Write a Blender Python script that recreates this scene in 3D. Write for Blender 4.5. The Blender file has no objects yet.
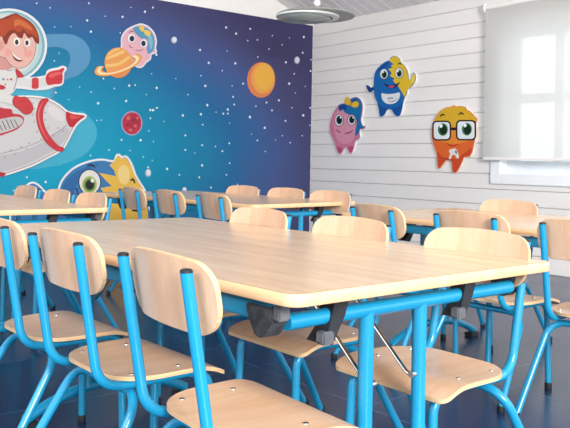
import bpy, bmesh, math, random
from mathutils import Vector, Matrix
from mathutils.geometry import delaunay_2d_cdt
random.seed(7)
S = bpy.context.scene
COL = S.collection
PI = math.pi
R = math.radians

# ------------------------------------------------------------------ camera data (level lens, vertical shift)
CAM = Vector((0, 0, .8145))
RX = Vector((0.62619795, 0.77942635, 0.01925316))
UP = Vector((-0.00482995, -0.02081563, 0.99977166))
FW = Vector((-0.77964915, 0.62614796, 0.00927011))
F, CX, CY = 764.3, 285.0, 155.04
XM, YW = -6.065, 5.222            # mural wall plane x, clad wall plane y
EAVE = 2.257


def ray(px, py):
    return FW + RX * ((px - CX) / F) - UP * ((py - CY) / F)


def on_mural(px, py):             # point of the mural print
    d = ray(px, py)
    p = CAM + d * (XM / d.x)
    return p.y, p.z


def on_wall(px, py):              # point on the clad wall
    d = ray(px, py)
    p = CAM + d * ((YW - .026) / d.y)
    return p.x, p.z


# ------------------------------------------------------------------ materials
def lin(h):
    h = h.lstrip('#')
    c = [int(h[i:i + 2], 16) / 255 for i in (0, 2, 4)]
    return tuple((x / 12.92 if x <= .04045 else ((x + .055) / 1.055) ** 2.4) for x in c) + (1,)


def mat(name, col, rough=.5, metal=0, spec=.5, coat=0):
    m = bpy.data.materials.new(name)
    m.use_nodes = True
    b = m.node_tree.nodes['Principled BSDF']
    b.inputs['Base Color'].default_value = lin(col) if isinstance(col, str) else col
    b.inputs['Roughness'].default_value = rough
    b.inputs['Metallic'].default_value = metal
    b.inputs['Specular IOR Level'].default_value = spec
    b.inputs['Coat Weight'].default_value = coat
    b.inputs['Coat Roughness'].default_value = .12
    return m


def wood(name, c1, c2, rough, stretch, scale, fine=.35, spec=.5, coat=0):
    m = mat(name, c1, rough, 0, spec, coat)
    nt = m.node_tree
    b = nt.nodes['Principled BSDF']
    tc = nt.nodes.new('ShaderNodeTexCoord')
    mp = nt.nodes.new('ShaderNodeMapping')
    mp.inputs['Scale'].default_value = stretch
    n1 = nt.nodes.new('ShaderNodeTexNoise')
    n1.inputs['Scale'].default_value = scale
    n1.inputs['Detail'].default_value = 5
    n1.inputs['Roughness'].default_value = .6
    n1.inputs['Distortion'].default_value = .4
    n2 = nt.nodes.new('ShaderNodeTexNoise')
    n2.inputs['Scale'].default_value = scale * 7
    n2.inputs['Detail'].default_value = 3
    ad = nt.nodes.new('ShaderNodeMath')
    ad.operation = 'MULTIPLY_ADD'
    ad.inputs[1].default_value = fine
    rp = nt.nodes.new('ShaderNodeValToRGB')
    rp.color_ramp.elements[0].position = .42
    rp.color_ramp.elements[0].color = lin(c2)
    rp.color_ramp.elements[1].position = .82
    rp.color_ramp.elements[1].color = lin(c1)
    nt.links.new(tc.outputs['Object'], mp.inputs['Vector'])
    nt.links.new(mp.outputs[0], n1.inputs['Vector'])
    nt.links.new(mp.outputs[0], n2.inputs['Vector'])
    nt.links.new(n2.outputs['Fac'], ad.inputs[0])
    nt.links.new(n1.outputs['Fac'], ad.inputs[2])
    nt.links.new(ad.outputs[0], rp.inputs[0])
    nt.links.new(rp.outputs[0], b.inputs['Base Color'])
    bp = nt.nodes.new('ShaderNodeBump')
    bp.inputs['Strength'].default_value = .04
    nt.links.new(ad.outputs[0], bp.inputs['Height'])
    nt.links.new(bp.outputs[0], b.inputs['Normal'])
    return m


def noisy(name, c1, c2, scale, rough, spec=.5, bump=0., metal=0, stretch=(1, 1, 1)):
    m = mat(name, c1, rough, metal, spec)
    nt = m.node_tree
    b = nt.nodes['Principled BSDF']
    tc = nt.nodes.new('ShaderNodeTexCoord')
    mp = nt.nodes.new('ShaderNodeMapping')
    mp.inputs['Scale'].default_value = stretch
    n = nt.nodes.new('ShaderNodeTexNoise')
    n.inputs['Scale'].default_value = scale
    n.inputs['Detail'].default_value = 4
    rp = nt.nodes.new('ShaderNodeValToRGB')
    rp.color_ramp.elements[0].position = .35
    rp.color_ramp.elements[0].color = lin(c2)
    rp.color_ramp.elements[1].position = .65
    rp.color_ramp.elements[1].color = lin(c1)
    nt.links.new(tc.outputs['Object'], mp.inputs[0])
    nt.links.new(mp.outputs[0], n.inputs['Vector'])
    nt.links.new(n.outputs['Fac'], rp.inputs[0])
    nt.links.new(rp.outputs[0], b.inputs['Base Color'])
    if bump:
        bp = nt.nodes.new('ShaderNodeBump')
        bp.inputs['Strength'].default_value = bump
        nt.links.new(n.outputs['Fac'], bp.inputs['Height'])
        nt.links.new(bp.outputs[0], b.inputs['Normal'])
    return m


M = {}
M['top'] = wood('table_laminate', '#dabf9f', '#c9a886', .23, (1.2, 14, 14), 1.6, .4, .5)
M['band'] = wood('table_edge_band', '#e8c296', '#d8aa78', .42, (1.5, 12, 12), 2, .4)
M['seam'] = mat('edge_seam', '#8a6a4c', .6)
M['ply'] = wood('beech_plywood', '#e2bd9c', '#d3a680', .34, (16, 1.3, 1.3), 1.5, .4, .5, .25)
M['plyback'] = wood('beech_back_plywood', '#dab597', '#cba27f', .34, (16, 16, 1.3), 1.5, .4, .5, .25)
M['plyedge'] = wood('plywood_edge', '#dfbd90', '#be8f60', .5, (2, 2, 60), 3, .5)
M['blue'] = noisy('blue_enamel', '#1b8fba', '#1886b2', 3, .22, .5)
M['black'] = noisy('black_plastic', '#22252a', '#14161a', 20, .5)
M['grey'] = noisy('grey_plastic', '#66686c', '#505257', 25, .55)
M['felt'] = noisy('dark_grey_felt', '#43464c', '#303338', 60, .85, .2, .3)
M['chrome'] = noisy('chrome', '#d9d4cc', '#c8c4be', 4, .16, .5, 0, 1)
M['rivet'] = noisy('steel_rivet', '#d8d8d6', '#c2c2c0', 8, .25, .5, 0, 1)
M['white'] = noisy('white_paint', '#e9e6e2', '#e4e1dd', 3, .5)
M['siding'] = noisy('white_cladding', '#e6e2de', '#dfdbd7', 1.2, .42, .5, 0, 0, (.3, 1, 3))
M['ceil'] = noisy('ceiling_boards', '#f2eeec', '#e6e1de', 2.2, .5, .5, 0, 0, (3, .25, 1))
M['frame'] = noisy('window_frame_white', '#eceef0', '#e6e8ea', 2, .35)
M['sash'] = noisy('window_sash_grey', '#dde2e6', '#d6dce0', 2, .35)


def floor_material():
    m = mat('navy_vinyl_floor', '#1f3860', .27, 0, .5)
    nt = m.node_tree
    b = nt.nodes['Principled BSDF']
    tc = nt.nodes.new('ShaderNodeTexCoord')
    n = nt.nodes.new('ShaderNodeTexNoise')
    n.inputs['Scale'].default_value = 3.0
    n.inputs['Detail'].default_value = 6
    rp = nt.nodes.new('ShaderNodeValToRGB')
    rp.color_ramp.elements[0].position = .3
    rp.color_ramp.elements[0].color = lin('#10264a')
    rp.color_ramp.elements[1].position = .75
    rp.color_ramp.elements[1].color = lin('#162f57')
    br = nt.nodes.new('ShaderNodeTexBrick')
    br.offset = 0
    br.inputs['Scale'].default_value = 1
    br.inputs['Brick Width'].default_value = .61
    br.inputs['Row Height'].default_value = .61
    br.inputs['Mortar Size'].default_value = .0025
    br.inputs['Mortar Smooth'].default_value = .2
    br.inputs['Color1'].default_value = (0, 0, 0, 1)
    br.inputs['Color2'].default_value = (0, 0, 0, 1)
    br.inputs['Mortar'].default_value = (1, 1, 1, 1)
    mx = nt.nodes.new('ShaderNodeMixRGB')
    mx.inputs[2].default_value = lin('#3b557c')
    rr = nt.nodes.new('ShaderNodeMapRange')
    rr.inputs['To Min'].default_value = .20
    rr.inputs['To Max'].default_value = .31
    bp = nt.nodes.new('ShaderNodeBump')
    bp.inputs['Strength'].default_value = .008
    L = nt.links.new
    L(tc.outputs['Object'], n.inputs['Vector'])
    L(tc.outputs['Object'], br.inputs['Vector'])
    L(n.outputs['Fac'], rp.inputs[0])
    L(rp.outputs[0], mx.inputs[1])
    L(br.outputs['Color'], mx.inputs[0])
    L(mx.outputs[0], b.inputs['Base Color'])
    L(n.outputs['Fac'], rr.inputs['Value'])
    L(rr.outputs[0], b.inputs['Roughness'])
    L(n.outputs['Fac'], bp.inputs['Height'])
    L(bp.outputs[0], b.inputs['Normal'])
    return m


M['floor'] = floor_material()


def mural_material():
    # the printed night sky: cyan glow at the lower left of the print, navy towards the top right
    m = mat('mural_print', '#1b6fa8', .45, 0, .25)
    nt = m.node_tree
    b = nt.nodes['Principled BSDF']
    L = nt.links.new
    tc = nt.nodes.new('ShaderNodeTexCoord')
    sep = nt.nodes.new('ShaderNodeSeparateXYZ')
    L(tc.outputs['Object'], sep.inputs[0])

    def mth(op, a, bb):
        n = nt.nodes.new('ShaderNodeMath')
        n.operation = op
        for i, q in enumerate((a, bb)):
            if isinstance(q, (int, float)):
                n.inputs[i].default_value = q
            else:
                L(q, n.inputs[i])
        return n.outputs[0]
    ny = nt.nodes.new('ShaderNodeTexNoise')
    ny.inputs['Scale'].default_value = 1.3
    ny.inputs['Detail'].default_value = 2
    L(tc.outputs['Object'], ny.inputs['Vector'])
    dy = mth('MULTIPLY', mth('SUBTRACT', sep.outputs['Y'], 2.3), .56)
    dz = mth('MULTIPLY', mth('SUBTRACT', sep.outputs['Z'], .8), 1.05)
    d = mth('SQRT', mth('ADD', mth('MULTIPLY', dy, dy), mth('MULTIPLY', dz, dz)), 0)
    d = mth('ADD', d, mth('MULTIPLY', mth('SUBTRACT', ny.outputs['Fac'], .5), .22))
    mr = mth('MULTIPLY', d, .5)
    rp = nt.nodes.new('ShaderNodeValToRGB')
    cr = rp.color_ramp
    cols = MURAL_RAMP
    cr.elements[0].position, cr.elements[0].color = cols[0][0], lin(cols[0][1])
    cr.elements[1].position, cr.elements[1].color = cols[1][0], lin(cols[1][1])
    for p, c in cols[2:]:
        e = cr.elements.new(p)
        e.color = lin(c)
    L(mr, rp.inputs[0])
    L(rp.outputs[0], b.inputs['Base Color'])
    return m


MURAL_RAMP = [(.10, '#008fae'), (.36, '#00789a'), (.55, '#1c5c8c'), (.68, '#3c4f80'), (.80, '#3d3f66'), (.95, '#38345a')]
M['mural'] = mural_material()
_cache = {}
INK = .72                         # one factor that darkens every print colour evenly


def paint(hexcol, rough=.4):
    k = (hexcol, rough, INK)
    if k not in _cache:
        c = lin(hexcol)
        _cache[k] = mat('print_' + hexcol.lstrip('#'), (c[0] * INK, c[1] * INK, c[2] * INK, 1), rough, 0, .25)
    return _cache[k]


def glass():
    m = bpy.data.materials.new('window_glass')
    m.use_nodes = True
    nt = m.node_tree
    nt.nodes.clear()
    o = nt.nodes.new('ShaderNodeOutputMaterial')
    t = nt.nodes.new('ShaderNodeBsdfTransparent')
    g = nt.nodes.new('ShaderNodeBsdfGlossy')
    g.inputs['Roughness'].default_value = .02
    x = nt.nodes.new('ShaderNodeMixShader')
    x.inputs[0].default_value = .06
    nt.links.new(t.outputs[0], x.inputs[1])
    nt.links.new(g.outputs[0], x.inputs[2])
    nt.links.new(x.outputs[0], o.inputs[0])
    return m


M['glass'] = glass()


def fabric():
    m = bpy.data.materials.new('sheer_blind_fabric')
    m.use_nodes = True
    nt = m.node_tree
    nt.nodes.clear()
    L = nt.links.new
    o = nt.nodes.new('ShaderNodeOutputMaterial')
    d = nt.nodes.new('ShaderNodeBsdfDiffuse')
    d.inputs[0].default_value = lin('#ecebe6')
    tl = nt.nodes.new('ShaderNodeBsdfTranslucent')
    tl.inputs[0].default_value = lin('#c6c6c2')
    tr = nt.nodes.new('ShaderNodeBsdfTransparent')
    a = nt.nodes.new('ShaderNodeMixShader')
    a.inputs[0].default_value = .5
    L(d.outputs[0], a.inputs[1])
    L(tl.outputs[0], a.inputs[2])
    # woven screen: tiny open holes let some of the view through
    tc = nt.nodes.new('ShaderNodeTexCoord')
    n = nt.nodes.new('ShaderNodeTexNoise')
    n.inputs['Scale'].default_value = 400
    mr = nt.nodes.new('ShaderNodeMapRange')
    mr.inputs['To Min'].default_value = .08
    mr.inputs['To Max'].default_value = .16
    L(tc.outputs['Object'], n.inputs['Vector'])
    L(n.outputs['Fac'], mr.inputs['Value'])
    x = nt.nodes.new('ShaderNodeMixShader')
    L(mr.outputs[0], x.inputs[0])
    L(a.outputs[0], x.inputs[1])
    L(tr.outputs[0], x.inputs[2])
    L(x.outputs[0], o.inputs[0])
    return m


M['fabric'] = fabric()


def frosted(name, col, a=.5):
    m = mat(name, col, .25)
    b = m.node_tree.nodes['Principled BSDF']
    b.inputs['Transmission Weight'].default_value = a
    return m


M['lampglass'] = frosted('grey_green_glass', '#c6d2ca', .25)
M['olive'] = mat('lamp_underside', '#a9aca2', .4)
M['lampwhite'] = mat('lamp_white_ring', '#f2f1ec', .35)


# ------------------------------------------------------------------ helpers
def obj(name, bm, m, parent=None, smooth=True, kind=None, ang=35):
    me = bpy.data.meshes.new(name)
    bmesh.ops.recalc_face_normals(bm, faces=bm.faces)
    bm.to_mesh(me)
    bm.free()
    for x in (m if isinstance(m, (list, tuple)) else [m]):
        me.materials.append(x)
    if smooth:
        for p in me.polygons:
            p.use_smooth = True
        me.set_sharp_from_angle(angle=R(ang))
    o = bpy.data.objects.new(name, me)
    COL.objects.link(o)
    if parent:
        o.parent = parent
    if kind:
        o['kind'] = kind
    return o


def thing(name, label, cat, loc=(0, 0, 0), rz=0, group=None):
    o = bpy.data.objects.new(name, None)
    o.empty_display_size = .05
    COL.objects.link(o)
    o.location = loc
    o.rotation_euler = (0, 0, rz)
    o['label'] = label
    o['category'] = cat
    if group:
        o['group'] = group
    return o


def dup(root, loc, rz, label, group=None):
    r = root.copy()
    COL.objects.link(r)
    r.location = loc
    r.rotation_euler = (0, 0, rz)
    r['label'] = label
    if group:
        r['group'] = group
    for ch in list(root.children):
        c = ch.copy()
        COL.objects.link(c)
        c.parent = r
        for g in list(ch.children):
            d = g.copy()
            COL.objects.link(d)
            d.parent = c
    return r


def add_box(bm, x0, x1, y0, y1, z0, z1, bevel=0, mi=0):
    b2 = bmesh.new()
    bmesh.ops.create_cube(b2, size=1)
    for q in b2.verts:
        q.co = Vector(((x0 + x1) / 2 + q.co.x * (x1 - x0), (y0 + y1) / 2 + q.co.y * (y1 - y0), (z0 + z1) / 2 + q.co.z * (z1 - z0)))
    if bevel:
        bmesh.ops.bevel(b2, geom=b2.edges[:], offset=bevel, segments=2, affect='EDGES')
    merge(bm, b2, mi)


def merge(bm, b2, mi=0):
    mp = {}
    for q in b2.verts:
        mp[q] = bm.verts.new(q.co)
    for f in b2.faces:
        try:
            nf = bm.faces.new([mp[q] for q in f.verts])
            nf.material_index = mi
        except ValueError:
            pass
    b2.free()


def box(name, m, parent, *a, bevel=.0015, kind=None):
    bm = bmesh.new()
    add_box(bm, *a, bevel=bevel)
    return obj(name, bm, m, parent, kind=kind)


def fillet(pts, rad, n=7):
    pts = [Vector(p) for p in pts]
    out = [pts[0]]
    for i in range(1, len(pts) - 1):
        r = rad[i - 1] if isinstance(rad, (list, tuple)) else rad
        a, b, c = pts[i - 1], pts[i], pts[i + 1]
        u, w = (a - b).normalized(), (c - b).normalized()
        ang = u.angle(w)
        t = min(r / math.tan(ang / 2), (a - b).length * .49, (c - b).length * .49)
        p0, p1 = b + u * t, b + w * t
        rr = t * math.tan(ang / 2)
        cen = b + (u + w).normalized() * (rr / math.sin(ang / 2))
        v0, v1 = p0 - cen, p1 - cen
        tot = v0.angle(v1)
        for k in range(n + 1):
            s = k / n
            out.append(cen + (v0 * math.sin((1 - s) * tot) + v1 * math.sin(s * tot)) / math.sin(tot))
    out.append(pts[-1])
    return out


def add_tube(bm, pts, r, seg=14, cap=True):
    pts = [Vector(p) for p in pts]
    rings = []
    t = (pts[1] - pts[0]).normalized()
    nrm = t.orthogonal().normalized()
    for i, p in enumerate(pts):
        if i == 0:
            d = pts[1] - pts[0]
        elif i == len(pts) - 1:
            d = pts[-1] - pts[-2]
        else:
            d = (pts[i + 1] - p).normalized() + (p - pts[i - 1]).normalized()
        d.normalize()
        nrm = (nrm - d * nrm.dot(d)).normalized()
        bn = d.cross(nrm)
        rr = r[i] if isinstance(r, (list, tuple)) else r
        rings.append([bm.verts.new(p + (nrm * math.cos(2 * PI * k / seg) + bn * math.sin(2 * PI * k / seg)) * rr) for k in range(seg)])
    for a, b in zip(rings, rings[1:]):
        for k in range(seg):
            bm.faces.new((a[k], a[(k + 1) % seg], b[(k + 1) % seg], b[k]))
    if cap:
        bm.faces.new(rings[0][::-1])
        bm.faces.new(rings[-1])


def tube(name, m, parent, pts, r, seg=14):
    bm = bmesh.new()
    add_tube(bm, pts, r, seg)
    return obj(name, bm, m, parent)


def add_lathe(bm, prof, cen=(0, 0, 0), seg=32):
    rings = []
    for (r, z) in prof:
        if r < 1e-6:
            rings.append([bm.verts.new((cen[0], cen[1], cen[2] + z))])
        else:
            rings.append([bm.verts.new((cen[0] + r * math.cos(2 * PI * k / seg), cen[1] + r * math.sin(2 * PI * k / seg), cen[2] + z)) for k in range(seg)])
    for a, b in zip(rings, rings[1:]):
        for k in range(seg):
            k2 = (k + 1) % seg
            q = [a[k % len(a)], a[k2 % len(a)], b[k2 % len(b)], b[k % len(b)]]
            u = []
            for x in q:
                if x not in u:
                    u.append(x)
            if len(u) > 2:
                bm.faces.new(u)


def add_prism(bm, poly, axis, a0, a1, mi=0):
    """poly in the two other axes, extruded along axis from a0 to a1"""
    def P(p, a):
        if axis == 0:
            return (a, p[0], p[1])
        if axis == 1:
            return (p[0], a, p[1])
        return (p[0], p[1], a)
    A = [bm.verts.new(P(p, a0)) for p in poly]
    B = [bm.verts.new(P(p, a1)) for p in poly]
    n = len(poly)
    fs = [bm.faces.new(A), bm.faces.new(B[::-1])]
    for i in range(n):
        fs.append(bm.faces.new((A[i], B[i], B[(i + 1) % n], A[(i + 1) % n])))
    for f in fs:
        f.material_index = mi


def plate(bm, nu, nv, fn, t, n):
    """bent plywood: fn(u, v) on [0,1]^2 gives the front surface; thickness t along the direction n; edges get material 1"""
    n = Vector(n).normalized()
    A, B = [], []
    for j in range(nv + 1):
        ra, rb = [], []
        for i in range(nu + 1):
            u, w = i / nu, j / nv
            p = Vector(fn(u, w))
            ra.append(bm.verts.new(p))
            rb.append(bm.verts.new(p - n * t))
        A.append(ra)
        B.append(rb)
    for j in range(nv):
        for i in range(nu):
            bm.faces.new((A[j][i], A[j][i + 1], A[j + 1][i + 1], A[j + 1][i]))
            bm.faces.new((B[j][i], B[j + 1][i], B[j + 1][i + 1], B[j][i + 1]))

    def side(a, b, c, d):
        f = bm.faces.new((a, b, c, d))
        f.material_index = 1
    for i in range(nu):
        side(A[0][i], B[0][i], B[0][i + 1], A[0][i + 1])
        side(A[nv][i], A[nv][i + 1], B[nv][i + 1], B[nv][i])
    for j in range(nv):
        side(A[j][0], A[j + 1][0], B[j + 1][0], B[j][0])
        side(A[j][nu], B[j][nu], B[j + 1][nu], A[j + 1][nu])


def rounded(v, v0, v1, W, r0, r1):
    """half-width at v of a plate from v0 to v1 with end corner radii r0, r1"""
    if v < v0 + r0:
        q = r0 - (v - v0)
        return W - r0 + math.sqrt(max(r0 * r0 - q * q, 0))
    if v > v1 - r1:
        q = r1 - (v1 - v)
        return W - r1 + math.sqrt(max(r1 * r1 - q * q, 0))
    return W


def ease(w):                      # cluster the rows near both ends
    return .5 - .5 * math.cos(PI * w)


# ------------------------------------------------------------------ chair
TR = .0108                        # tube radius
SEAT_Z = .340


def make_chair(name, label, group):
    t = thing(name, label, 'chair', group=group)
    W = .172
    y0, y1 = .030, .308

    def seat_f(u, w):
        y = y0 + (y1 - y0) * ease(w)
        hw = rounded(y, y0, y1, W, .105, .022)
        hw *= 1 + .06 * (y - y0) / (y1 - y0) - .03
        x = (2 * u - 1) * hw
        k = 1 - (x / W) ** 2
        z = SEAT_Z - .007 * k * math.sin(PI * min(max((y - y0) / .25, 0), 1)) + .004 * (y - y0) / .3
        fl = max(0, y - (y1 - .085)) / .085
        z -= .024 * fl * fl
        return x, y, z
    bm = bmesh.new()
    plate(bm, 14, 24, seat_f, .0095, (0, 0, 1))
    seat = obj('seat', bm, [M['ply'], M['plyedge']], t, ang=50)
    for sx in (-1, 1):
        for y in (.082, .202):
            b2 = bmesh.new()
            zz = seat_f(.5 + sx * .125 / (2 * W), 0)[2]
            w_ = math.acos(1 - 2 * (y - y0) / (y1 - y0)) / PI
            zz = seat_f(.5 + sx * .125 / (2 * W), w_)[2]
            add_lathe(b2, [(.0062, -.0005), (.0058, .0012), (.003, .0022), (0, .0024)], (sx * .125, y, zz), 12)
            obj('rivet', b2, M['rivet'], seat)
    # backrest, concave towards the sitter, leaning with the posts
    z0, z1 = .522, .6535
    BW = .161

    def post_y(z):
        return -.05 * (z - .36) / (.632 - .36)

    def back_f(u, w):
        z = z0 + (z1 - z0) * ease(w)
        hw = rounded(z, z0, z1, BW, .058, .05)
        x = (1 - 2 * u) * hw
        zz = z - .010 * (x / BW) ** 2 * (1 if w > .5 else 0) * ((w - .5) * 2)
        y = post_y(zz) + TR + .0195 + .022 * (x * x - .125 ** 2) / (.125 ** 2) * .55
        return x, y, zz
    bm = bmesh.new()
    plate(bm, 16, 18, back_f, .009, (0, 1, .18))
    obj('backrest', bm, [M['plyback'], M['plyedge']], t, ang=50)
    for sx in (-1, 1):
        x = sx * .125
        rail = SEAT_Z - .0095 - TR - .001
        pts = fillet([(x, -.05, .632), (x, .004, rail - .001), (x, .288, rail + .002), (x * 1.06, .294, .012)], [.062, .05])
        # the tube is post, side rail and front leg in one bend: split at the rail for post and leg
        tube('side_tube', M['blue'], t, pts, TR)
        bm = bmesh.new()
        add_lathe(bm, [(.0, .0), (TR * 1.02, 0), (TR * 1.02, .004), (TR * .7, .0065), (0, .007)], (x, -.05, .631), 14)
        obj('end_cap', bm, M['black'], t)
        # rear leg: springs from a crossbar under the seat
        pts = fillet([(0, .085, rail - 2 * TR + .002), (sx * .158, .085, rail - 2 * TR + .002), (sx * .188, -.082, .012)], [.062])
        tube('leg', M['blue'], t, pts, TR)
        for (fx, fy) in ((x * 1.06, .294), (sx * .1884, -.0845)):
            bm = bmesh.new()
            add_lathe(bm, [(0, 0), (TR * 1.15, 0), (TR * 1.25, .004), (TR * 1.2, .02), (TR, .022)], (fx, fy, 0), 14)
            obj('foot_cap', bm, M['black'], t)
    # front stretcher under the seat lip
    tube('stretcher', M['blue'], t, [(-.125, .24, rail - .004), (.125, .24, rail - .004)], .008)
    return t


# ------------------------------------------------------------------ table (origin at the near corner on the floor, length along -x, width along +y)
TL, TW, TZ, TT = 1.557, .822, .592, .0225


def rect_outline(x0, x1, y0, y1, r, n=6):
    out = []
    for (cx, cy, a) in ((x1 - r, y1 - r, 0), (x0 + r, y1 - r, 90), (x0 + r, y0 + r, 180), (x1 - r, y0 + r, 270)):
        for k in range(n + 1):
            q = R(a + 90 * k / n)
            out.append((cx + r * math.cos(q), cy + r * math.sin(q)))
    return out


def make_table(name, label, group):
    t = thing(name, label, 'table', group=group)
    bm = bmesh.new()
    add_prism(bm, rect_outline(-TL + .003, -.003, .003, TW - .003, .028), 2, TZ - TT, TZ)
    top = obj('tabletop', bm, M['top'], t, ang=30)
    # edge band all round: a ring with a fine dark glue line at the top
    bm = bmesh.new()
    o1 = rect_outline(-TL, 0, 0, TW, .03)
    o2 = rect_outline(-TL + .0012, -.0012, .0012, TW - .0012, .029)
    o3 = rect_outline(-TL + .0035, -.0035, .0035, TW - .0035, .0275)
    n = len(o1)
    lv = [(o3, TZ - TT - .0002), (o2, TZ - TT - .0002), (o1, TZ - TT + .001), (o1, TZ - .0012), (o2, TZ - .0002), (o2, TZ + .0001), (o3, TZ + .0002)]
    rings = [[bm.verts.new((p[0], p[1], z)) for p in o] for o, z in lv]
    for j, (a, b) in enumerate(zip(rings, rings[1:])):
        for k in range(n):
            f = bm.faces.new((a[k], a[(k + 1) % n], b[(k + 1) % n], b[k]))
            f.material_index = 1 if j >= 4 else 0
    obj('edge_band', bm, [M['band'], M['seam']], top, ang=60)
    ub = TZ - TT
    inset = .03
    # long rails
    for y in (inset, TW - inset):
        box('rail', M['blue'], t, -TL + .075, -.075, y - .011, y + .011, ub - .041, ub - .006, bevel=.004)
    for ex, s in ((-.085, 1), (-TL + .275, -1)):
        zc = ub - .0435
        r = .0155
        tube('end_tube', M['blue'], t, [(ex, .058, zc), (ex, TW - .058, zc)], r, 18)
        for y, sd in ((TW / 2 - .142, 1), (TW / 2 + .022, -1)):
            tube('leg', M['blue'], t, [(ex, y, zc - .004), (ex, y, .09)], r, 18)
            tube('strut', M['chrome'], t, fillet([(ex - s * .002, y + sd * .019, zc - .152), (ex - s * .016, y + sd * .019, zc - .152), (ex - s * .235, y + sd * .019, ub - .004)], .02), .0045, 10)
            bm = bmesh.new()
            add_tube(bm, [(ex, y + sd * .010, zc - .152), (ex, y + sd * .026, zc - .152)], .0075, 12)
            obj('bolt', bm, M['chrome'], t)
        # arched foot
        pts = [(ex, TW / 2 - .06 + q * .285, .098 - .072 * abs(q) ** 2.2) for q in [k / 8 for k in range(-8, 9)]]
        tube('foot_bar', M['blue'], t, pts, .0165, 14)
        for y in (TW / 2 - .06 - .27, TW / 2 - .06 + .27):
            box('foot_pad', M['black'], t, ex - .022, ex + .022, y - .03, y + .03, 0, .020, bevel=.004)
        # plastic clamps that hold the tube under the top
        for y in (.17, .575):
            bm = bmesh.new()
            add_prism(bm, [(y + .034, ub), (y - .004, ub), (y - .022, zc - .02), (y - .044, zc - .044), (y - .012, zc - .052), (y + .006, zc - .022), (y + .02, zc)], 0, ex - .019, ex + .019)
            c = obj('clamp', bm, M['black'], t, smooth=False)
            bm = bmesh.new()
            add_box(bm, min(ex + s * .004, ex + s * .027), max(ex + s * .004, ex + s * .027), y - .043, y - .014, zc - .048, zc - .024, .003)
            obj('stacking_block', bm, M['grey'], c)
        # corner shoes at both ends of the tube
        for y, sy in ((.030, 1), (TW - .030, -1)):
            bm = bmesh.new()
            a, b_ = ex + .004, ex - s * .05
            poly = [(ex + s * .014, ub - .012), (ex - s * .062, ub - .012), (ex - s * .058, ub - .030), (ex - s * .036, ub - .066), (ex - s * .022, ub - .071), (ex - s * .010, ub - .066), (ex + s * .012, ub - .036)]
            yy0, yy1 = (y - .018, y + .026) if sy > 0 else (y - .026, y + .018)
            add_prism(bm, poly, 1, yy0, yy1)
            bmesh.ops.bevel(bm, geom=[e for e in bm.edges], offset=.003, segments=2, affect='EDGES')
            c = obj('corner_shoe', bm, M['felt'], t)
            box('corner_block', M['grey'], c, min(ex + s * .012, ex + s * .030), max(ex + s * .012, ex + s * .030), y - .014, y + .014, ub - .034, ub, bevel=.003)
    return t


# ------------------------------------------------------------------ the room
def struct(name, bm, m, parent=None, smooth=False):
    return obj(name, bm, m, parent, smooth=smooth, kind='structure')


bm = bmesh.new()
add_box(bm, XM - .1, 3.2, -3.2, YW + .1, -.1, 0)
struct('floor', bm, M['floor'])

bm = bmesh.new()   # gable wall
RIDGE_Y, SLOPE = 1.0, .36
RZ = EAVE + (YW - RIDGE_Y) * SLOPE
add_prism(bm, [(-3.2, 0), (YW, 0), (YW, EAVE + .02), (RIDGE_Y, RZ + .02), (-3.2, EAVE + .02)], 0, XM - .12, XM)
struct('wall_left', bm, M['white'])

# clad wall with a window opening
WX0, WX1, WZ0, WZ1 = -3.80, -1.75, .672, 2.02
PITCH, L0 = .1257, 2.131


def clad(bm, x0, x1, z0, z1):
    zs = []
    k = 0
    prof = []
    n0 = -2
    z = L0 - n0 * PITCH
    lines = [L0 - i * PITCH for i in range(-2, 19)]
    # each board: lower edge stands out .013, a step under it, its upper part tucks behind the one above
    pts = []
    for lz in lines[::-1]:
        pts += [(lz, .001), (lz + .008, .0105), (lz + .014, .0115), (lz + PITCH - .010, .004), (lz + PITCH - .0005, .0035)]

    def off(zq):
        for (za, oa), (zb, ob) in zip(pts, pts[1:]):
            if za <= zq <= zb:
                return oa + (ob - oa) * ((zq - za) / max(zb - za, 1e-9))
        return 0
    sel = [(z0, off(z0))] + [p for p in pts if z0 + 1e-4 < p[0] < z1 - 1e-4] + [(z1, off(z1))]
    poly = [(YW - o, zq) for zq, o in sel] + [(YW + .12, z1), (YW + .12, z0)]
    add_prism(bm, poly, 0, x0, x1)


bm = bmesh.new()
clad(bm, XM, WX0, 0, EAVE)
clad(bm, WX0, WX1, 0, WZ0)
clad(bm, WX0, WX1, WZ1, EAVE)
clad(bm, WX1, 3.2, 0, EAVE)
struct('wall_right', bm, M['siding'])

# boarded ceiling, boards running up the slope
bm = bmesh.new()
BWD = .125


def slope_board(x0, x1, ya, za, yb, zb, th=.02):
    g = .007
    prof = [(x0, .012), (x0 + g, .012), (x0 + g + .004, 0), (x1 - .004, 0), (x1, .012), (x1, th + .02), (x0, th + .02)]
    A = [bm.verts.new((x, ya, za + o)) for x, o in prof]
    B = [bm.verts.new((x, yb, zb + o)) for x, o in prof]
    n = len(prof)
    bm.faces.new(A)
    bm.faces.new(B[::-1])
    for i in range(n):
        bm.faces.new((A[i], B[i], B[(i + 1) % n], A[(i + 1) % n]))


x = XM
while x < 3.2:
    slope_board(x, x + BWD, YW + .05, EAVE - .05 * SLOPE, RIDGE_Y, RZ)
    slope_board(x, x + BWD, RIDGE_Y, RZ, -3.2, EAVE - .02)
    x += BWD
struct('ceiling', bm, M['ceil'])

# ------------------------------------------------------------------ window and blind
win = bpy.data.objects.new('window_1', None)
COL.objects.link(win)
win.location = (WX0, YW, WZ0)
win['kind'] = 'structure'


def wbox(name, m, x0, x1, y0, y1, z0, z1, bevel=.004):
    return box(name, m, win, x0 - WX0, x1 - WX0, y0 - YW, y1 - YW, z0 - WZ0, z1 - WZ0, bevel=bevel, kind='structure')


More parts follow.
